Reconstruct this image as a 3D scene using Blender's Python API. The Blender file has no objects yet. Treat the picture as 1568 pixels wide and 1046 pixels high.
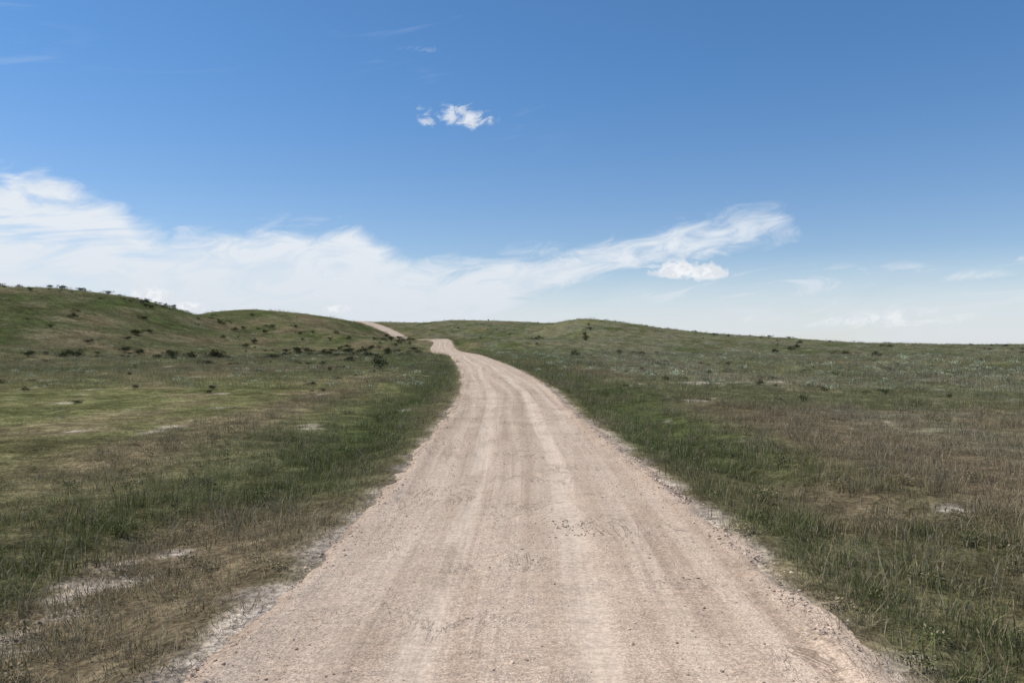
import bpy, math, numpy as np
from mathutils import Vector
rng=np.random.default_rng(7)
sc=bpy.context.scene
sc.view_settings.view_transform='Standard'
sc.view_settings.look='None'
sc.view_settings.exposure=0

# ------------------------------------------------------------------ helpers
def _h(ix,iy,seed):
    n=(ix.astype(np.int64)*374761393+iy.astype(np.int64)*668265263+seed*1442695041)&0xffffffff
    n=((n^(n>>13))*1274126177)&0xffffffff
    n=(n^(n>>16))&0xffffffff
    return n/4294967295.0
def vn(x,y,seed=0):
    x=np.asarray(x,float);y=np.asarray(y,float)
    ix=np.floor(x);iy=np.floor(y);fx=x-ix;fy=y-iy
    fx=fx*fx*fx*(fx*(fx*6-15)+10);fy=fy*fy*fy*(fy*(fy*6-15)+10)
    a=_h(ix,iy,seed);b=_h(ix+1,iy,seed);c=_h(ix,iy+1,seed);d=_h(ix+1,iy+1,seed)
    return (a*(1-fx)+b*fx)*(1-fy)+(c*(1-fx)+d*fx)*fy
def fbm(x,y,seed=0,o=4):
    t=0;a=.5;s=0
    for i in range(o):
        t=t+a*vn(x*2**i+17.3*i,y*2**i-9.1*i,seed+i*13);s+=a;a*=.5
    return t/s
def ss(e0,e1,v):
    t=np.clip((np.asarray(v,float)-e0)/(e1-e0),0,1);return t*t*(3-2*t)
def herm(x,xs,ys):
    xs=np.array(xs,float);ys=np.array(ys,float)
    m=np.gradient(ys,xs)
    x=np.asarray(x,float);xc=np.clip(x,xs[0],xs[-1])
    i=np.clip(np.searchsorted(xs,xc)-1,0,len(xs)-2)
    h=xs[i+1]-xs[i];t=(xc-xs[i])/h
    return ((2*t**3-3*t**2+1)*ys[i]+(t**3-2*t**2+t)*h*m[i]+(-2*t**3+3*t**2)*ys[i+1]+(t**3-t**2)*h*m[i+1])

# ------------------------------------------------------------------ road plan (metres)
RD=[-12,0,4.67,7.5,10.7,13.8,19.2,31.7,42.8,66,90,111,125,140,160,180,192,204,240,270,310,370,430]
RL=[-1.9,-1.88,-1.81,-1.66,-1.6,-1.6,-1.62,-1.97,-2.7,-4.5,-6.7,-8.8,-11.9,-14.0,-16.2,-18.0,-22.5,-26.5,-34,-40.7,-51.5,-71.5,-92]
RR=[2.1,2.1,2.11,2.12,2.05,1.93,1.75,1.55,1.05,-.5,-2.6,-4.6,-6.6,-8.8,-11.6,-14.0,-16.5,-20.5,-30,-36.2,-46.8,-66.3,-86]
def roadL(y): return herm(y,RD,RL)
def roadR(y): return herm(y,RD,RR)
def rdist(x,y):
    L=roadL(y);R=roadR(y);c=(L+R)/2;hw=(R-L)/2
    return np.abs(x-c)-hw, x-c

# ------------------------------------------------------------------ terrain
F=1220.
def layer(x,y,D,px,sky,y0,y1):
    X=(np.array(px,float)-784)/F*D
    H=np.maximum(0,2+(523-np.array(sky,float))/F*D)
    Hx=herm(x,X,H);Hx=np.maximum(Hx,0)
    up=ss(y0,D,y); dn=1-ss(D,y1,y)
    return Hx*up*dn
def hsm(x,y):
    x=np.asarray(x,float);y=np.asarray(y,float)
    A=layer(x,y,170,[-1600,-800,-300,0,50,120,180,240,300,350,420,520,640],[470,430,418,437,443,443,450,466,486,505,527,536,540],52,240)
    B=layer(x,y,262,[100,180,250,300,335,405,470,520,545,565,590,620,680],[545,525,502,490,487,476,480,488,494,503,513,522,534],110,360)
    C=layer(x,y,400,[-300,200,400,500,550,600,650,700,760,800,850,900,1000,1100,1200,1400],[540,530,510,496,493,494,495,491.5,492,493.5,497,501,508,517,525,530],195,640)
    Dd=layer(x,y,330,[700,780,840,865,890,930,1000,1100,1200,1300,1400,1600],[530,512,500,493,490,493,503,513,521,527,531,535],150,600)
    E=layer(x,y,560,[900,1000,1200,1300,1400,1480,1530,1600,2000,3000],[527,524,524,526.,528,530,529,526.5,523,522],200,900)
    p=8.
    h=(A**p+B**p+C**p+Dd**p+E**p+1e-9)**(1/p)
    h=h+2.3*np.exp(-((y-188)/24)**2)*ss(-75,-35,x)*(1-ss(-12,45,x))
    h=h-ss(440,2500,y)*32
    return h
def height(x,y):
    h=hsm(x,y)
    e,s=rdist(x,y)
    away=ss(0.0,3.0,e)
    d=np.sqrt(x*x+y*y)
    h=h+away*((fbm(x*.35,y*.35,3,3)-.5)*.16+(fbm(x*.07,y*.07,5,3)-.5)*.35*ss(8,40,d))
    h=h+(fbm(x*.03,y*.03,8,4)-.55)*1.3*ss(60,160,d)*ss(4,40,e)*ss(900,300,d)
    h=h+ss(0,.5,e)*(fbm(x*2.2,y*2.2,9,2)-.5)*.06
    h=h-.10*np.exp(-((e-1.6)/.8)**2)+.03*np.exp(-((e-.3)/.25)**2)
    return h

def axis(lo,hi,d0,k):
    r=[0.];
    while r[-1]<hi: r.append(r[-1]+max(d0,k*r[-1]))
    l=[0.]
    while l[-1]>lo: l.append(l[-1]-max(d0,k*-l[-1]))
    return np.array(sorted(set(l[1:]+r)))

# ---- vegetation palette (albedo, linear)
LUSH=np.array([.070,.092,.030]);OLIVE=np.array([.140,.140,.068]);YG=np.array([.210,.202,.088])
BROWN=np.array([.200,.152,.095]);TAN=np.array([.36,.29,.18]);SAGE=np.array([.200,.212,.145]);BARE=np.array([.47,.395,.32])
def mixc(c,k,w): w=np.clip(w,0,1)[:,None]; return c*(1-w)+k*w
def bare(x,y):
    n=fbm(x*2.5,y*2.5,41,3)
    a=ss(.42,.08,np.abs(x+3.35+.12*np.sin(y*1.3)))*ss(3.2,3.8,y)*ss(8.4,7.7,y)
    b=0
    for (bx,by,rx,ry) in [(5.1,9.15,.26,.16),(5.85,8.8,.2,.14),(8.6,37,1.1,1.2),(6.0,26,.45,.5),(4.2,17.5,.25,.25),(-9.5,17.5,.3,.25)]:
        b=np.maximum(b,ss(1.3,.5,np.sqrt(((x-bx)/rx)**2+((y-by)/ry)**2)))
    b=np.maximum(b,ss(.775,.83,fbm(x*1.3,y*1.1,83,3))*ss(13,20,y)*ss(120,60,y)*.7*ss(2,4,np.abs(x)))
    return np.clip(np.maximum(a*ss(.42,.58,n)*.95,b*ss(.3,.5,n)*1.3),0,1)
def zone(x,y):
    """returns colour (n,3), heightfactor, dryness"""
    e,s=rdist(x,y); d=np.sqrt(x*x+y*y)
    n1=fbm(x*.16,y*.10,21,4); n2=fbm(x*.5,y*.4,22,3); n3=fbm(x*.05,y*.03,23,4); n4=fbm(x*1.4,y*1.2,24,3)
    c=np.repeat(OLIVE[None],len(x),0)
    hf=np.full(len(x),.60); dr=np.full(len(x),.20)
    w=ss(.42,.58,n3*.6+n1*.4)*.7; c=mixc(c,YG,w); 
    w=ss(.5,.64,n1)*.65; c=mixc(c,BROWN,w);dr=dr+w*.3
    w=ss(.50,.62,fbm(x*.08,y*.04,31,4))*.65; c=mixc(c,LUSH*1.2,w)
    w=ss(.55,.65,fbm(x*.25,y*.12,37,4))*ss(20,40,y)*.6; c=mixc(c,TAN*.75,w*.6)
    wl=ss(-5.4,-7.5,s)*ss(60,35,y); c=mixc(c,YG*(.9+.3*n2[:,None]),wl*.7); hf=hf*(1-.5*wl)
    wb=ss(.46,.58,n1*.5+n2*.5)*wl; c=mixc(c,BROWN*1.2,wb*.6)
    g=np.exp(-((s+4.4)/1.2)**2)*ss(14,8,y)+np.exp(-((s+3.1)/1.0)**2)*ss(7.5,11,y)*ss(95,55,y)
    g=g*ss(.30,.48,n2+.1); c=mixc(c,LUSH,g*.9); hf=hf+g*.42
    b=np.exp(-((s+6.6)/1.1)**2)*ss(9,13,y)*ss(40,26,y); c=mixc(c,BROWN*1.1,b*.75); hf=hf+b*.25; dr=dr+.25*b
    b=ss(-4.2,-3.7,s)*ss(-1.9,-2.3,s)*ss(10.5,8.3,y); c=mixc(c,BROWN,b*.8); dr=dr+.35*b; hf=hf-b*.1
    r=ss(1.8,2.3,s)*ss(6.5,3.8,s)*ss(90,50,y); g=r*ss(.32,.52,n2+.05); c=mixc(c,LUSH,g*.88); hf=hf+r*.33
    r=ss(4.2,6.0,s)*ss(17,11,s)*ss(5,8,y)*ss(30,21,y); g=r*ss(.40,.52,n1*.5+n2*.5); c=mixc(c,BROWN*.85,g*.8); dr=dr+.35*g; hf=hf+r*.25
    r=ss(6.5,10,s)*ss(9,14,y); g=r*ss(.42,.6,n4*.4+n1*.6); c=mixc(c,SAGE,g*.5)
    r=ss(2.,4,s)*ss(8,5,y); g=r*ss(.46,.60,n4); c=mixc(c,BROWN,g*.55); dr=dr+.1*r
    v=ss(.40,.05,e+.25*(n4-.5)); c=mixc(c,TAN*.8*(1-.25*(s<0)[:,None])+YG*.3*(s<0)[:,None],v*.75); dr=dr+.4*v; hf=hf*(1-.5*v)
    c=c*(.62+.76*n2[:,None])
    return c,np.clip(hf,.2,1.5),np.clip(dr,0,.9)

def grid_mesh(name,X,Y,Z,mat,cols=None,uv=None,smooth=True):
    ny,nx=X.shape
    me=bpy.data.meshes.new(name)
    co=np.stack([X,Y,Z],-1).reshape(-1,3).astype(np.float32)
    i=np.arange((ny-1)*(nx-1));r=i//(nx-1);c=i%(nx-1);a=r*nx+c
    f=np.stack([a,a+1,a+nx+1,a+nx],-1).astype(np.int32)
    me.vertices.add(len(co));me.vertices.foreach_set('co',co.ravel())
    me.loops.add(f.size);me.loops.foreach_set('vertex_index',f.ravel())
    me.polygons.add(len(f));me.polygons.foreach_set('loop_start',(np.arange(len(f))*4).astype(np.int32))
    me.polygons.foreach_set('loop_total',np.full(len(f),4,np.int32))
    if smooth: me.polygons.foreach_set('use_smooth',np.ones(len(f),bool))
    me.update(calc_edges=True)
    if cols is not None:
        at=me.attributes.new('gcol','FLOAT_COLOR','POINT')
        at.data.foreach_set('color',np.concatenate([cols,np.ones((len(cols),1))],1).astype(np.float32).ravel())
    if uv is not None:
        at=me.attributes.new('ruv','FLOAT_VECTOR','POINT')
        at.data.foreach_set('vector',uv.astype(np.float32).ravel())
    ob=bpy.data.objects.new(name,me);sc.collection.objects.link(ob);me.materials.append(mat);return ob

# ------------------------------------------------------------------ node helper
class N:
    def __init__(s,tree): s.t=tree;s.n=tree.nodes;s.l=tree.links
    def new(s,ty,**k):
        n=s.n.new(ty)
        for a,b in k.items(): setattr(n,a,b)
        return n
    def set(s,inp,v):
        if isinstance(v,bpy.types.NodeSocket): s.l.new(v,inp)
        else: inp.default_value=v
    def m(s,op,a,b=None,c=None,clamp=False):
        n=s.new('ShaderNodeMath',operation=op);n.use_clamp=clamp
        for i,v in enumerate((a,b,c)):
            if v is not None: s.set(n.inputs[i],v)
        return n.outputs[0]
    def mix(s,f,a,b,bt='MIX'):
        n=s.new('ShaderNodeMix',data_type='RGBA',blend_type=bt)
        s.set(n.inputs[0],f);s.set(n.inputs[6],a);s.set(n.inputs[7],b);return n.outputs[2]
    def noise(s,vec,scale,detail=4,rough=.5,dist=0.):
        n=s.new('ShaderNodeTexNoise');s.set(n.inputs['Vector'],vec);n.inputs['Scale'].default_value=scale
        n.inputs['Detail'].default_value=detail;n.inputs['Roughness'].default_value=rough;n.inputs['Distortion'].default_value=dist
        return n.outputs[0]
    def noise2(s,x,y,detail=4,rough=.5,dist=0.):
        n=s.new('ShaderNodeTexNoise',noise_dimensions='2D');s.set(n.inputs['Vector'],s.vec(x,y));n.inputs['Scale'].default_value=1
        n.inputs['Detail'].default_value=detail;n.inputs['Roughness'].default_value=rough;n.inputs['Distortion'].default_value=dist
        return n.outputs[0]
    def sstep(s,v,a,b,lo=0.,hi=1.):
        n=s.new('ShaderNodeMapRange',interpolation_type='SMOOTHSTEP');s.set(n.inputs[0],v)
        for i,q in zip((1,2,3,4),(a,b,lo,hi)): s.set(n.inputs[i],q)
        return n.outputs[0]
    def vec(s,x,y,z=0.):
        n=s.new('ShaderNodeCombineXYZ')
        for i,q in enumerate((x,y,z)): s.set(n.inputs[i],q)
        return n.outputs[0]
def newmat(name):
    m=bpy.data.materials.new(name);m.use_nodes=True;m.node_tree.nodes.clear();k=N(m.node_tree)
    out=k.new('ShaderNodeOutputMaterial');return m,k,out

# ---- ground material
gm,k,out=newmat('prairie_ground')
at=k.new('ShaderNodeAttribute',attribute_name='gcol');geo=k.new('ShaderNodeNewGeometry');P=geo.outputs['Position']
f1=k.noise(P,14,2,.65);f2=k.noise(P,2.2,3,.6);f3=k.noise(P,.5,3,.65)
b=k.m('MULTIPLY',k.sstep(f1,.3,.7,.6,1.35),k.sstep(f2,.3,.7,.65,1.35))
b=k.m('MULTIPLY',b,k.sstep(f3,.3,.7,.72,1.25))
c=k.mix(1.,at.outputs['Color'],b,'MULTIPLY')
bs=k.new('ShaderNodeBsdfDiffuse');k.set(bs.inputs[0],c)
bm=k.new('ShaderNodeBump');bm.inputs['Strength'].default_value=.8;bm.inputs['Distance'].default_value=.12
k.set(bm.inputs['Height'],k.m('ADD',k.m('MULTIPLY',f1,.5),f2));k.l.new(bm.outputs[0],bs.inputs['Normal'])
k.l.new(bs.outputs[0],out.inputs[0])

# ---- road material
rm,k,out=newmat('gravel_road')
at=k.new('ShaderNodeAttribute',attribute_name='ruv');sp=k.new('ShaderNodeSeparateXYZ');k.l.new(at.outputs['Vector'],sp.inputs[0])
U,V,E=sp.outputs
geo=k.new('ShaderNodeNewGeometry');P=geo.outputs['Position']
wob=k.m('MULTIPLY',k.m('SUBTRACT',k.noise2(k.m('MULTIPLY',U,.35),k.m('MULTIPLY',V,.06),1),.5),.7)
U2=k.m('ADD',U,wob)
st=k.noise2(k.m('MULTIPLY',U2,3.6),k.m('MULTIPLY',V,.08),3,.65)
st2=k.noise2(k.m('MULTIPLY',U2,22.),k.m('MULTIPLY',V,.22),2,.6)
def band(cx,w,sh=.35): 
    return k.sstep(k.m('ABSOLUTE',k.m('SUBTRACT',U2,cx)),w,w*sh)
tr=k.m('MAXIMUM',k.m('MAXIMUM',band(-.60,.20,.4),band(.42,.19,.4)),k.m('MULTIPLY',k.m('MAXIMUM',band(.98,.14),band(-1.15,.14)),.5))
brk=k.noise2(k.m('MULTIPLY',U2,2.5),k.m('MULTIPLY',V,.4),3,.6)
brk2=k.sstep(k.noise2(k.m('MULTIPLY',U2,1.2),k.m('MULTIPLY',V,.25),3,.6),.36,.58,.25,1.)
tr=k.m('MULTIPLY',tr,k.sstep(brk,.32,.55,.3,1.))
patch=k.noise(P,.9,3,.6)
grit=k.noise(P,60,3,.75);grit2=k.noise(P,22,2,.6)
base=k.mix(k.sstep(patch,.3,.7),(.53,.40,.29,1),(.61,.47,.35,1))
base=k.mix(k.m('MULTIPLY',k.sstep(st,.44,.64),.45),base,(.71,.565,.43,1))
base=k.mix(k.m('MULTIPLY',k.m('MULTIPLY',k.sstep(st,.46,.32),.48),brk2),base,(.40,.295,.215,1))
base=k.mix(k.m('MULTIPLY',tr,.62),base,(.74,.60,.46,1))
base=k.mix(k.m('MULTIPLY',k.m('MULTIPLY',k.sstep(st2,.53,.68),.24),brk2),base,(.36,.265,.195,1))
gs=k.sstep(grit,.34,.66,.68,1.24)
gmix=k.mix(k.m('SUBTRACT',1.,k.m('MULTIPLY',tr,.65)),(1,1,1,1),gs)
base=k.mix(1.,base,gmix,'MULTIPLY')
base=k.mix(1.,base,k.sstep(grit2,.3,.7,.88,1.10),'MULTIPLY')
cr=k.noise2(k.m('MULTIPLY',U2,3.2),k.m('MULTIPLY',V,1.1),5,.75,.6)
seam=k.m('MULTIPLY',k.sstep(k.m('ABSOLUTE',k.m('SUBTRACT',cr,.5)),.018,.0),k.sstep(k.noise(P,.7,1),.50,.62))
base=k.mix(k.m('MULTIPLY',seam,.6),base,(.19,.14,.10,1))
bs=k.new('ShaderNodeBsdfDiffuse');k.set(bs.inputs[0],base);bs.inputs['Roughness'].default_value=.6
bm=k.new('ShaderNodeBump');bm.inputs['Strength'].default_value=.65;bm.inputs['Distance'].default_value=.018
wash=k.noise2(k.m('MULTIPLY',U,1.4),k.m('MULTIPLY',V,9.),2,.6)
hh=k.m('ADD',k.m('MULTIPLY',grit,k.m('SUBTRACT',.8,k.m('MULTIPLY',tr,.55))),k.m('MULTIPLY',grit2,.7))
hh=k.m('ADD',hh,k.m('MULTIPLY',st2,.3));hh=k.m('ADD',hh,k.m('MULTIPLY',wash,1.3));hh=k.m('ADD',hh,k.m('MULTIPLY',seam,-.5))
k.set(bm.inputs['Height'],hh);k.l.new(bm.outputs[0],bs.inputs['Normal']);k.l.new(bs.outputs[0],out.inputs[0])

# ------------------------------------------------------------------ ground sheet
ys=axis(-60,3200,.16,.018);xs=axis(-2600,2600,.16,.018)
X,Y=np.meshgrid(xs,ys);x=X.ravel();y=Y.ravel()
z=height(x,y);e,s=rdist(x,y)
z=z-.10*ss(-.05,-.35,e)*ss(110,60,np.abs(y))
cz,_,_=zone(x,y);bw=bare(x,y)
col=cz*.74
col=mixc(col,BROWN*.62,ss(18,8,y)*.5)
col=mixc(col,BARE*.85,bw); col=mixc(col,BARE*.85,ss(.25,-.05,e+(fbm(x*1.5,y*1.5,57,2)-.5)*.5))
ground=grid_mesh('ground',X,Y,z.reshape(X.shape),gm,col)

# ------------------------------------------------------------------ road sheet
yr=[-11.]
while yr[-1]<425: yr.append(yr[-1]+max(.055,.006*yr[-1]))
yr=np.array(yr);t=np.linspace(-1,1,84)
Yr,T=np.meshgrid(yr,t,indexing='ij')
L=roadL(Yr);R=roadR(Yr);c0=(L+R)/2;hw=(R-L)/2
Sx=T*(hw+.40);Xr=c0+Sx;ed=np.abs(Sx)-hw
hz=hsm(Xr,Yr)
edn=ed+(fbm(Xr*1.1,Yr*1.1,55,4)-.5)*.7*ss(80,20,Yr)
def microroad(X_,Y_,S_,ed_):
    return (-.012*(np.exp(-((S_+.60)/.18)**2)+np.exp(-((S_-.42)/.18)**2))
      +(fbm(X_*5,Y_*5,61,3)-.5)*.018+(fbm(X_*1.2,Y_*7.,62,2)-.5)*.022+(fbm(S_*7,Y_*.3,63,2)-.5)*.008
      +(.05+.04*(S_>0))*np.exp(-((ed_+.12)/.13)**2)*fbm(X_*3,Y_*3,64,3))
lift=.02+.09*ss(50,110,Yr)
prof=lift*(1-ss(-.05,.22,edn))-.09*ss(.0,.38,edn)
prof+=.02*(1-(Sx/hw)**2)
near=ss(60,25,Yr)
prof+=near*microroad(Xr,Yr,Sx,ed)
Zr=hz+prof
road=grid_mesh('dirt_road',Xr,Yr,Zr,rm,None,np.stack([Sx,Yr,ed],-1).reshape(-1,3))

# ------------------------------------------------------------------ plant materials
def plantmat(name,trans=.3):
    m,k,out=newmat(name)
    ic=k.new('ShaderNodeAttribute',attribute_name='gcol');ic.attribute_type='INSTANCER'
    bl=k.new('ShaderNodeAttribute',attribute_name='bl');sp=k.new('ShaderNodeSeparateColor');k.l.new(bl.outputs['Color'],sp.inputs[0])
    br=k.sstep(sp.outputs[0],0.,1.,.5,1.9)
    c=k.mix(1.,ic.outputs['Color'],br,'MULTIPLY')
    dry=k.m('LESS_THAN',sp.outputs[2],ic.outputs['Alpha'])
    c=k.mix(k.m('MULTIPLY',dry,.85),c,k.mix(sp.outputs[0],(.17,.125,.078,1),(.50,.41,.28,1)))
    d=k.new('ShaderNodeBsdfDiffuse');k.set(d.inputs[0],c)
    t=k.new('ShaderNodeBsdfTranslucent');k.set(t.inputs[0],k.mix(.35,c,(.19,.22,.065,1)))
    mx=k.new('ShaderNodeMixShader');mx.inputs[0].default_value=trans
    k.l.new(d.outputs[0],mx.inputs[1]);k.l.new(t.outputs[0],mx.inputs[2]);k.l.new(mx.outputs[0],out.inputs[0]);return m
gmat=plantmat('grass_blades',.28);smat=plantmat('shrub_leaves',.1)

def raw_mesh(name,vs,fs,bl,mat):
    me=bpy.data.meshes.new(name);me.from_pydata(vs,[],fs);me.materials.append(mat)
    a=me.attributes.new('bl','FLOAT_COLOR','POINT');a.data.foreach_set('color',np.array(bl,np.float32).ravel())
    return bpy.data.objects.new(name,me)
def tuft(name,nb,rad,h0,h1,w,lean,seg=3,seed=0,heads=0.,headw=3.):
    r=np.random.default_rng(seed);vs=[];fs=[];bl=[]
    for i in range(nb):
        a=r.uniform(0,6.283);q=rad*math.sqrt(r.random());bx,by=q*math.cos(a),q*math.sin(a)
        la=a+r.normal(0,.9);le=abs(r.normal(0,lean))+.05;H=r.uniform(h0,h1);fa=r.uniform(0,6.283)
        wx,wy=math.cos(fa)*w*.5,math.sin(fa)*w*.5;rb=r.random();rd=r.random();hd=r.random()<heads
        if hd:H*=1.35;le*=.6
        b0=len(vs)
        for j in range(seg+1):
            t=j/seg;ox=math.cos(la)*le*H*t*t;oy=math.sin(la)*le*H*t*t;zz=H*(t-.28*le*t*t)-.01
            k=(1-t)**.6 if not hd else .45
            if j==seg and not hd: vs.append((bx+ox,by+oy,zz));bl.append((rb,t,rd,1))
            else:
                vs.append((bx+ox-wx*k,by+oy-wy*k,zz));vs.append((bx+ox+wx*k,by+oy+wy*k,zz));bl+= [(rb,t,rd if not hd else rd*.4,1)]*2
        for j in range(seg-1): q0=b0+2*j;fs.append((q0,q0+1,q0+3,q0+2))
        q0=b0+2*(seg-1)
        if hd:
            fs.append((q0,q0+1,q0+3,q0+2));tx,ty,tz=bx+ox,by+oy,zz
            hl=H*.16;
            for pp in (0,1.57):
                hx,hy=math.cos(fa+pp)*w*headw*.5,math.sin(fa+pp)*w*headw*.5;o=len(vs)
                vs+= [(tx,ty,tz-hl*.2),(tx+hx,ty+hy,tz+hl*.3),(tx+math.cos(la)*hl*.3,ty+math.sin(la)*hl*.3,tz+hl),(tx-hx,ty-hy,tz+hl*.3)]
                bl+=[(min(1,rb+.3),1,rd*.25,1)]*4;fs.append((o,o+1,o+2,o+3))
        else: fs.append((q0,q0+1,q0+2))
    return raw_mesh(name,vs,fs,bl,gmat)
def leafy(name,n,R,H,ls,seed,mat,stems=8,sx=1.):
    r=np.random.default_rng(seed);vs=[];fs=[];bl=[]
    lob=[(r.normal(0,R*.45)*sx,r.normal(0,R*.45),H*r.uniform(.3,.75),R*r.uniform(.3,.6)) for _ in range(9)]
    for i in range(n):
        lx,ly,lz,lr=lob[r.integers(9)];v=r.normal(size=3);v/=np.linalg.norm(v);q=lr*r.random()**.4
        p=np.array([lx+v[0]*q,ly+v[1]*q,max(.01*H,lz+v[2]*q*H/(2*R)*1.2)])
        d=v+r.normal(0,.6,3)+np.array([0,0,.5]);d/=np.linalg.norm(d);u=np.cross(d,r.normal(size=3));u/=np.linalg.norm(u)
        l=ls*r.uniform(.6,1.4);o=len(vs);rb=r.random();rd=r.random()
        for q_ in (p,p+d*l*.5+u*l*.22,p+d*l,p+d*l*.5-u*l*.22): vs.append(tuple(q_));bl.append((rb,.5,rd,1))
        fs.append((o,o+1,o+2,o+3))
    for i in range(stems):
        lx,ly,lz,lr=lob[i%9];o=len(vs);w=R*.02
        vs+=[(-w,0,-.03),(w,0,-.03),(lx+w*.4,ly,lz),(lx-w*.4,ly,lz)];bl+=[(0,.5,.0,1)]*4;fs.append((o,o+1,o+2,o+3))
    return raw_mesh(name,vs,fs,bl,mat)

def mkcol(name,obs):
    c=bpy.data.collections.new(name)
    for o in obs:c.objects.link(o)
    return c
grasscol=mkcol('grass_parts',[
 tuft('g00',60,.18,.08,.22,.0056,.6,2,1),
 tuft('g01',60,.20,.09,.26,.0056,.8,2,2),
 tuft('g02',52,.19,.06,.19,.006,.95,2,3,.05),
 tuft('g03',42,.20,.10,.25,.0046,.55,2,4,.22),
 tuft('g04',36,.22,.11,.24,.0044,.5,2,5,.45,3.2),
 tuft('g05',80,.20,.04,.11,.005,.8,2,6),
 leafy('g06',150,.13,.16,.030,7,gmat,4),
 leafy('g07',170,.16,.18,.016,8,gmat,6),
 tuft('g08',50,.27,.12,.26,.012,.7,1,9),
 tuft('g09',46,.29,.10,.24,.011,.6,1,10,.25,2.),
 leafy('g10',110,.24,.22,.06,11,gmat,0),
])
def scatter(name,coll,x,y,z,idx,rot,scl,col):
    me=bpy.data.meshes.new(name);n=len(x);me.vertices.add(n)
    me.vertices.foreach_set('co',np.stack([x,y,z],-1).astype(np.float32).ravel())
    a=me.attributes.new('idx','INT','POINT');a.data.foreach_set('value',idx.astype(np.int32))
    a=me.attributes.new('rot','FLOAT_VECTOR','POINT');a.data.foreach_set('vector',rot.astype(np.float32).ravel())
    a=me.attributes.new('scl','FLOAT_VECTOR','POINT');a.data.foreach_set('vector',scl.astype(np.float32).ravel())
    a=me.attributes.new('gcol','FLOAT_COLOR','POINT');a.data.foreach_set('color',col.astype(np.float32).ravel())
    ob=bpy.data.objects.new(name,me);sc.collection.objects.link(ob)
    ng=bpy.data.node_groups.new(name+'_scatter','GeometryNodeTree')
    ng.interface.new_socket('Geometry',in_out='INPUT',socket_type='NodeSocketGeometry')
    ng.interface.new_socket('Geometry',in_out='OUTPUT',socket_type='NodeSocketGeometry')
    gi=ng.nodes.new('NodeGroupInput');go=ng.nodes.new('NodeGroupOutput');ip=ng.nodes.new('GeometryNodeInstanceOnPoints')
    ci=ng.nodes.new('GeometryNodeCollectionInfo');ci.inputs['Collection'].default_value=coll
    ci.inputs['Separate Children'].default_value=True;ci.inputs['Reset Children'].default_value=True
    def na(nm,ty):
        q=ng.nodes.new('GeometryNodeInputNamedAttribute');q.data_type=ty;q.inputs['Name'].default_value=nm
        return [o for o in q.outputs if o.enabled and o.name=='Attribute'][0]
    ng.links.new(gi.outputs[0],ip.inputs['Points']);ng.links.new(ci.outputs[0],ip.inputs['Instance'])
    ip.inputs['Pick Instance'].default_value=True
    ng.links.new(na('idx','INT'),ip.inputs['Instance Index'])
    er=ng.nodes.new('FunctionNodeEulerToRotation');ng.links.new(na('rot','FLOAT_VECTOR'),er.inputs[0]);ng.links.new(er.outputs[0],ip.inputs['Rotation'])
    ng.links.new(na('scl','FLOAT_VECTOR'),ip.inputs['Scale'])
    ng.links.new(ip.outputs[0],go.inputs[0])
    md=ob.modifiers.new('scatter','NODES');md.node_group=ng
    return ob
def pts(y0,y1,dens,wide=.95,pad=3.):
    hwid=lambda yy: wide*np.maximum(yy,0)+pad
    A=(hwid(y0)+hwid(y1))*(y1-y0);n=int(A*dens)
    yy=rng.uniform(y0,y1,n*2);xx=rng.uniform(-1,1,n*2)*hwid(y1)
    k=np.abs(xx)<hwid(yy);xx=xx[k][:n];yy=yy[k][:n];return xx,yy
GX=[];GY=[];GI=[];GS=[];GC=[]
for (y0,y1,dn,kind,sc0,wide) in [(1.0,9,32,0,1.,.9),(9,16,19,0,1.,.8),(16,32,9,0,1.15,.75),(32,62,2.6,1,1.25,.72),(62,120,.8,1,1.7,.7),(120,220,.25,1,2.2,.7),(220,420,.05,1,3.2,.7)]:
    x,y=pts(y0,y1,dn,wide);e,s=rdist(x,y);n4=fbm(x*1.4,y*1.2,24,3)
    edge=(fbm(x*1.1,y*1.1,55,4)-.5)*.7*ss(80,20,y)+(fbm(x*3.,y*3.,58,2)-.5)*.35*ss(60,20,y)
    keep=(e+edge>.04+.1*sc0)|((e+edge>-.18)&(rng.random(len(x))<.28)&(y<30))
    keep&=rng.random(len(x))>bare(x,y)*.9
    keep&=rng.random(len(x))<(.42+.78*ss(.36,.56,fbm(x*2.4,y*2.4,88,3)))
    x=x[keep];y=y[keep];c,hf,dr=zone(x,y);n=len(x);u=rng.random(n)
    e=e[keep];s=s[keep]
    if kind==0:
        idx=np.select([hf<.42,u<.26,u<.50,u<.66,u<.66+.20*dr+.03,u<.92,u<.975],[np.where(u<.8,5,2),0,1,2,4,3,6],7)
        shade=rng.uniform(.55,1.45,n)
    else:
        idx=np.select([u<.5,u<np.where(s>8,.86,.95)],[8,9],10);shade=rng.uniform(.5,1.5,n)
    sg=(idx==7)|(idx==10)
    c=np.where(sg[:,None],SAGE*(1.2 if kind else .75)*rng.uniform(.5,1.9 if kind else 1.3,n)[:,None],c*shade[:,None])
    sz=sc0*rng.uniform(.6,1.35,n)*np.where(e<.1,.7,1)
    hz=sz*np.where(kind==0,hf,.5+hf*.5)*(1 if sc0<2 else .8)*rng.uniform(.7,1.25,n)
    GX.append(x);GY.append(y);GI.append(idx);GS.append(np.stack([sz,sz,hz],-1));GC.append(np.concatenate([c,np.where(sg,.04,np.clip(dr+.02,0,1))[:,None]],1))
x=np.concatenate(GX);y=np.concatenate(GY);n=len(x)
rot=np.stack([rng.normal(0,.14,n),rng.normal(0,.14,n),rng.uniform(0,6.283,n)],-1)
scatter('grass',grasscol,x,y,height(x,y)-.005,np.concatenate(GI),rot,np.concatenate(GS),np.concatenate(GC))
print('tufts',n)

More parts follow.
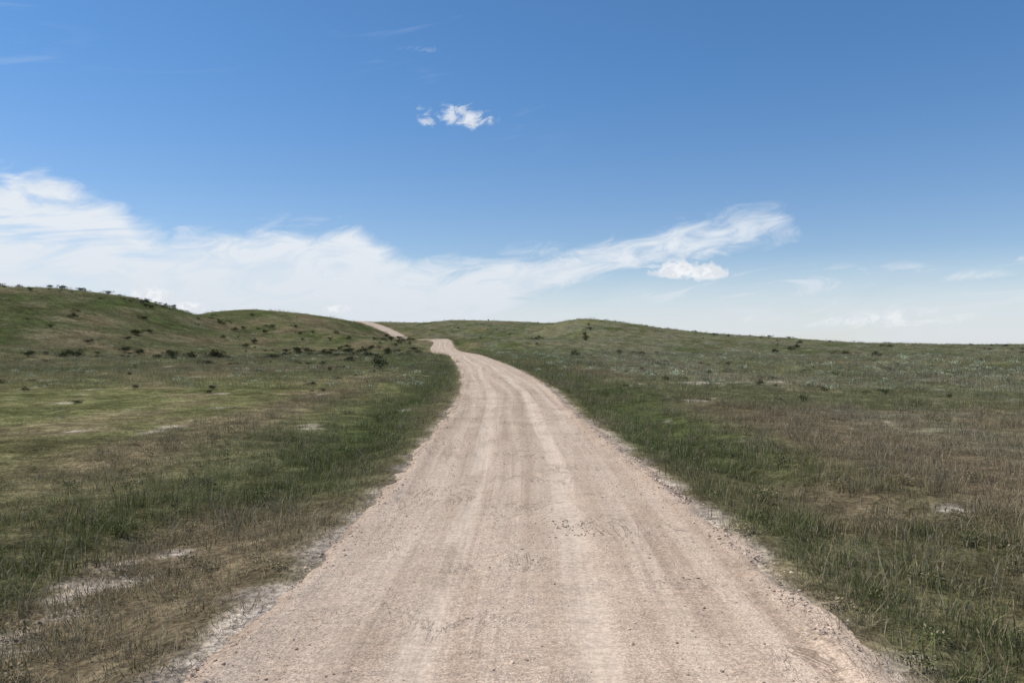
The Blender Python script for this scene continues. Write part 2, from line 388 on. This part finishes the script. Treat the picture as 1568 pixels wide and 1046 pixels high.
# ------------------------------------------------------------------ shrubs on the hillsides
shr=[leafy('s0',700,.55,.75,.095,21,smat,9),leafy('s1',700,.6,.6,.095,22,smat,9,1.5),leafy('s2',600,.45,.9,.09,23,smat,9)]
shcol=mkcol('shrub_parts',shr)
n=560
x=np.concatenate([rng.uniform(-150,-14,n),rng.uniform(-30,190,230),rng.uniform(-32,45,170)])
y=np.concatenate([rng.uniform(62,225,n),rng.uniform(90,400,230),rng.uniform(17,75,170)])
sz=.42+1.0*rng.random(n+400)**1.7;sz[n+230:]=rng.uniform(.10,.34,170)
cl=fbm(x*.05,y*.05,91,3);e,s=rdist(x,y);k_=((cl>.42)|(sz<.35))&(e>3)&(np.abs(x)<.8*y);x=x[k_];y=y[k_];sz=sz[k_];n=len(x)
DG=np.array([.030,.037,.020])
cc=np.concatenate([DG[None]*rng.uniform(.6,1.5,n)[:,None],np.full((n,1),.02)],1)
scatter('shrubs',shcol,x,y,height(x,y)-.05*sz,rng.integers(0,3,n),np.stack([np.zeros(n),np.zeros(n),rng.uniform(0,6.28,n)],-1),np.stack([sz*1.3,sz*1.3,sz],-1),cc)
def one(name,x,y,idx,scl,colr):
    X=np.array([x]);Y=np.array([y])
    scatter(name,shcol,X,Y,height(X,Y)-.04,np.array([idx]),np.array([[0,0,1.1]]),np.array([scl]),np.array([[*colr,.05]]))
one('bush',-8.7,52,2,(1.05,1.05,1.35),(.038,.047,.028))
one('bush',-34.5,92,1,(1.6,1.3,1.3),(.022,.028,.016))

# ------------------------------------------------------------------ loose stones
def stone(name,seed,mat):
    import bmesh
    bm=bmesh.new();bmesh.ops.create_icosphere(bm,subdivisions=2,radius=1.);r=np.random.default_rng(seed)
    q=r.uniform(.6,1.2,3);ph=r.uniform(0,6,6)
    for v in bm.verts:
        f=1+.22*math.sin(3*v.co.x+ph[0])*math.sin(2.6*v.co.y+ph[1])+.16*math.sin(4*v.co.z+ph[2]+2*v.co.x)
        v.co=Vector((v.co.x*q[0]*f,v.co.y*q[1]*f,v.co.z*.62*f))
    me=bpy.data.meshes.new(name);bm.to_mesh(me);bm.free();me.materials.append(mat);return bpy.data.objects.new(name,me)
sm,k,out=newmat('stone')
ic=k.new('ShaderNodeAttribute',attribute_name='gcol');ic.attribute_type='INSTANCER'
d=k.new('ShaderNodeBsdfDiffuse');k.l.new(ic.outputs['Color'],d.inputs[0]);k.l.new(d.outputs[0],out.inputs[0])
stcol=mkcol('stone_parts',[stone('st%d'%i,i+70,sm) for i in range(4)])
n=24000
y=2.5+rng.random(n)**1.5*26;L=roadL(y);R=roadR(y);u=rng.uniform(-1.04,1.04,n);c0=(L+R)/2;hw=(R-L)/2;x=c0+u*hw
S=x-c0;trk=np.exp(-((S+.60)/.24)**2)+np.exp(-((S-.42)/.22)**2)
k_=(rng.random(n)>trk*.9)&(rng.random(n)<.16+1.0*ss(.47,.66,fbm(x*1.6,y*.6,99,3))+.4*ss(.8,1.,np.abs(u)))
x=x[k_];y=y[k_]
n1_=len(x);sz=.0025+.0030*rng.random(n1_)+.012*rng.random(n1_)**20+.00012*y
br_=rng.uniform(.5,1.2,n1_)
m_=120;x=np.concatenate([x,.62+rng.normal(0,.16,m_)]);y=np.concatenate([y,8.1+rng.normal(0,.26,m_)])
sz=np.concatenate([sz,.004+.012*rng.random(m_)**3]);br_=np.concatenate([br_,rng.uniform(.25,.6,m_)])
m_=3600;yv=2.8+rng.random(m_)**1.4*30;side=rng.random(m_)<.75
xv=np.where(side,roadR(yv)+rng.normal(-.02,.12,m_),roadL(yv)+rng.normal(.0,.13,m_))
kk=fbm(xv*.6,yv*.9,101,3)>.46;xv=xv[kk];yv=yv[kk]
x=np.concatenate([x,xv]);y=np.concatenate([y,yv]);sz=np.concatenate([sz,.005+.018*rng.random(len(xv))**2.5]);br_=np.concatenate([br_,rng.uniform(.6,1.15,len(xv))])
n=len(x);e,S=rdist(x,y)
hzr=hsm(x,y)+np.where(e<.05,.02+.02*(1-(S/2)**2)+microroad(x,y,S,e),.012)
cc=np.array([.55,.43,.33])[None]*br_[:,None]
cc=np.concatenate([cc,np.ones((n,1))],1)
scatter('gravel',stcol,x,y,hzr,rng.integers(0,4,n),np.stack([rng.normal(0,.3,n),rng.normal(0,.3,n),rng.uniform(0,6.28,n)],-1),np.repeat(sz[:,None],3,1),cc)

# ------------------------------------------------------------------ light + sky
AZ=math.radians(-78);EL=math.radians(54)
sd=Vector((math.sin(AZ)*math.cos(EL),math.cos(AZ)*math.cos(EL),math.sin(EL)))
ld=bpy.data.lights.new('sun','SUN');ld.energy=4.7;ld.angle=math.radians(.53);ld.color=(1,.95,.875)
lo=bpy.data.objects.new('sun',ld);sc.collection.objects.link(lo);lo.rotation_euler=sd.to_track_quat('Z','Y').to_euler();lo.location=(0,0,30)

w=bpy.data.worlds.new('World');sc.world=w;w.use_nodes=True;w.node_tree.nodes.clear();k=N(w.node_tree)
out=k.new('ShaderNodeOutputWorld');bg=k.new('ShaderNodeBackground');bg.inputs[1].default_value=.105
bg0=k.new('ShaderNodeBackground');bg0.inputs[1].default_value=.105
sky=k.new('ShaderNodeTexSky',sky_type='NISHITA');sky.sun_disc=False;sky.sun_elevation=EL;sky.sun_rotation=AZ
sky.altitude=1500;sky.air_density=1.;sky.dust_density=.6;sky.ozone_density=1.6
tc=k.new('ShaderNodeTexCoord');sp=k.new('ShaderNodeSeparateXYZ');k.l.new(tc.outputs['Generated'],sp.inputs[0])
az=k.m('ARCTAN2',sp.outputs[0],sp.outputs[1]);el=k.m('ARCSINE',sp.outputs[2])
def A(px,py):
    u=(px-784)/F;v=(523-py)/F;a=math.atan(u);return a,math.atan(v*math.cos(a))
tilt=.16
ca=k.m('ADD',k.m('MULTIPLY',az,math.cos(tilt)),k.m('MULTIPLY',el,math.sin(tilt)))
ce=k.m('SUBTRACT',k.m('MULTIPLY',el,math.cos(tilt)),k.m('MULTIPLY',az,math.sin(tilt)))
n_str=k.noise2(k.m('MULTIPLY',ca,5.),k.m('MULTIPLY',ce,26.),5,.58,.5)
n_fine=k.noise2(k.m('MULTIPLY',ca,16.),k.m('MULTIPLY',ce,48.),5,.62,.6)
n_big=k.noise2(k.m('MULTIPLY',ca,9.),k.m('MULTIPLY',ce,12.),5,.55,.3)
def curve(pts_):
    fc=k.new('ShaderNodeFloatCurve');A0,A1=-.65,.65
    mr=k.new('ShaderNodeMapRange');k.set(mr.inputs[0],az);mr.inputs[1].default_value=A0;mr.inputs[2].default_value=A1
    k.l.new(mr.outputs[0],fc.inputs['Value'])
    cm=fc.mapping;cv=cm.curves[0]
    pp=[((a-A0)/(A1-A0),e_*2) for a,e_ in [A(*p) for p in pts_]]
    pp=[(0.,pp[0][1])]+pp+[(1.,pp[-1][1])]
    while len(cv.points)<len(pp): cv.points.new(.5,.5)
    for q,p in zip(cv.points,pp): q.location=(min(1,max(0,p[0])),min(1,max(0,p[1])))
    cm.update();return k.m('MULTIPLY',fc.outputs[0],.5)
up=curve([(0,252),(60,256),(120,278),(180,308),(230,342),(300,350),(380,342),(460,336),(540,338),(575,362),(640,394),(720,400),(800,382),(900,366),(1000,346),(1100,320),(1190,306),(1215,325),(1240,400),(1280,440)])
lw=curve([(0,640),(500,640),(640,570),(700,520),(760,490),(830,466),(900,440),(980,414),(1080,386),(1190,364),(1215,356),(1240,345),(1300,345)])
nz=k.m('ADD',k.m('MULTIPLY',k.m('SUBTRACT',n_str,.5),.038),k.m('MULTIPLY',k.m('SUBTRACT',n_fine,.5),.05))
du=k.m('ADD',k.m('SUBTRACT',up,el),nz)
dl=k.m('ADD',k.m('SUBTRACT',el,lw),k.m('MULTIPLY',nz,1.))
m1=k.m('MULTIPLY',k.sstep(du,-.004,.032),k.sstep(dl,-.012,.020))
soft=k.m('ADD',k.m('MULTIPLY',n_big,.5),k.m('MULTIPLY',n_fine,.5))
m1=k.m('MULTIPLY',m1,k.sstep(soft,.34,.56,.70,1.))
m1=k.m('MULTIPLY',m1,k.m('SUBTRACT',1.,k.m('MULTIPLY',k.m('MULTIPLY',k.sstep(az,-.34,-.44),k.sstep(n_str,.54,.38)),k.sstep(el,.06,.11,0,.6))))
m1=k.m('MULTIPLY',m1,k.sstep(az,.30,.20,.80,1.))
veil=k.m('MULTIPLY',k.sstep(el,.115,.005),k.sstep(n_str,.25,.6,.70,1.))
veil=k.m('MULTIPLY',veil,.82)
rs=k.m('MULTIPLY',k.m('MULTIPLY',k.sstep(el,.005,.03),k.sstep(el,.10,.07)),k.m('MULTIPLY',k.sstep(az,.08,.2),k.sstep(n_str,.45,.60,0,.72)))
hw_=k.m('MULTIPLY',k.sstep(n_str,.60,.80,0,.10),k.m('MULTIPLY',k.sstep(az,.1,-.05),k.sstep(el,.20,.28)))
dens=k.m('MAXIMUM',m1,veil);dens=k.m('MAXIMUM',dens,rs);dens=k.m('MAXIMUM',dens,hw_)
puff_n=k.noise2(k.m('MULTIPLY',az,70.),k.m('MULTIPLY',el,90.),5,.6,.2)
wisp_n=k.noise2(k.m('MULTIPLY',ca,50.),k.m('MULTIPLY',ce,95.),5,.65,.4)
def puff(px,py,rx,ry,noise,amp,op,lo=1.0,hi=.55):
    a,e_=A(px,py)
    dx=k.m('DIVIDE',k.m('SUBTRACT',az,a),rx/F);dy=k.m('DIVIDE',k.m('SUBTRACT',el,e_),ry/F)
    dy=k.m('MULTIPLY',dy,k.m('ADD',1.,k.m('MULTIPLY',k.m('LESS_THAN',dy,0.),.6)))
    r=k.m('SQRT',k.m('ADD',k.m('MULTIPLY',dx,dx),k.m('MULTIPLY',dy,dy)))
    r=k.m('ADD',r,k.m('MULTIPLY',k.m('SUBTRACT',noise,.5),amp))
    return k.m('MULTIPLY',k.sstep(r,lo,hi),op)
cum=puff(1038,416,42,21,puff_n,1.5,.97)
for a_ in [(1080,420,38,17,puff_n,1.5,.95),(230,455,36,18,puff_n,1.8,.9),(290,472,26,12,puff_n,1.6,.9),(516,474,26,9,puff_n,1.6,.7),
           (698,180,46,20,wisp_n,3.4,.7,1.,-.1),(720,186,34,18,wisp_n,2.8,.8,1.,0.),(658,188,18,10,wisp_n,3.,.55,1.,0.),(652,77,22,7,wisp_n,3.6,.13,1.,0.),(642,167,14,6,wisp_n,3.4,.35,1.,0.),(1562,398,10,6,wisp_n,2.,.5,1.,0.),(1530,422,80,9,n_fine,3.4,.4,1.,-.4),(990,409,50,4,wisp_n,2.,.4,1.,0.),(1385,409,30,5,wisp_n,2.4,.15,1.,0.),
           (1330,492,170,20,n_fine,2.6,.6,1.,-.1)]:
    cum=k.m('MAXIMUM',cum,puff(*a_))
skc=k.mix(1.,sky.outputs[0],k.mix(k.sstep(el,.02,.36),(.98,1.0,1.06,1),(.66,1.01,1.26,1)),'MULTIPLY')
cwhite=k.mix(k.sstep(el,.0,.14),(6.8,7.25,7.85,1),(7.4,7.9,8.5,1))
c1=k.mix(dens,skc,cwhite)
shade=k.mix(k.sstep(puff_n,.38,.62),(7.0,7.4,7.9,1),(8.7,8.85,9.0,1))
c2=k.mix(cum,c1,shade)
k.l.new(c2,bg.inputs[0])
k.l.new(skc,bg0.inputs[0])
reg=k.m('MULTIPLY',k.m('MULTIPLY',k.sstep(k.m('ABSOLUTE',az),1.15,.85),k.sstep(el,.55,.46)),k.sstep(el,-.06,-.03))
mxs=k.new('ShaderNodeMixShader');k.l.new(reg,mxs.inputs[0]);k.l.new(bg0.outputs[0],mxs.inputs[1]);k.l.new(bg.outputs[0],mxs.inputs[2])
k.l.new(mxs.outputs[0],out.inputs[0])

# ------------------------------------------------------------------ camera
cd=bpy.data.cameras.new('camera');cd.sensor_width=36;cd.lens=28.0;cd.clip_start=.1;cd.clip_end=8000
co=bpy.data.objects.new('camera',cd);sc.collection.objects.link(co);co.location=(0,0,2.0);co.rotation_euler=(math.radians(90),0,0)
sc.camera=co
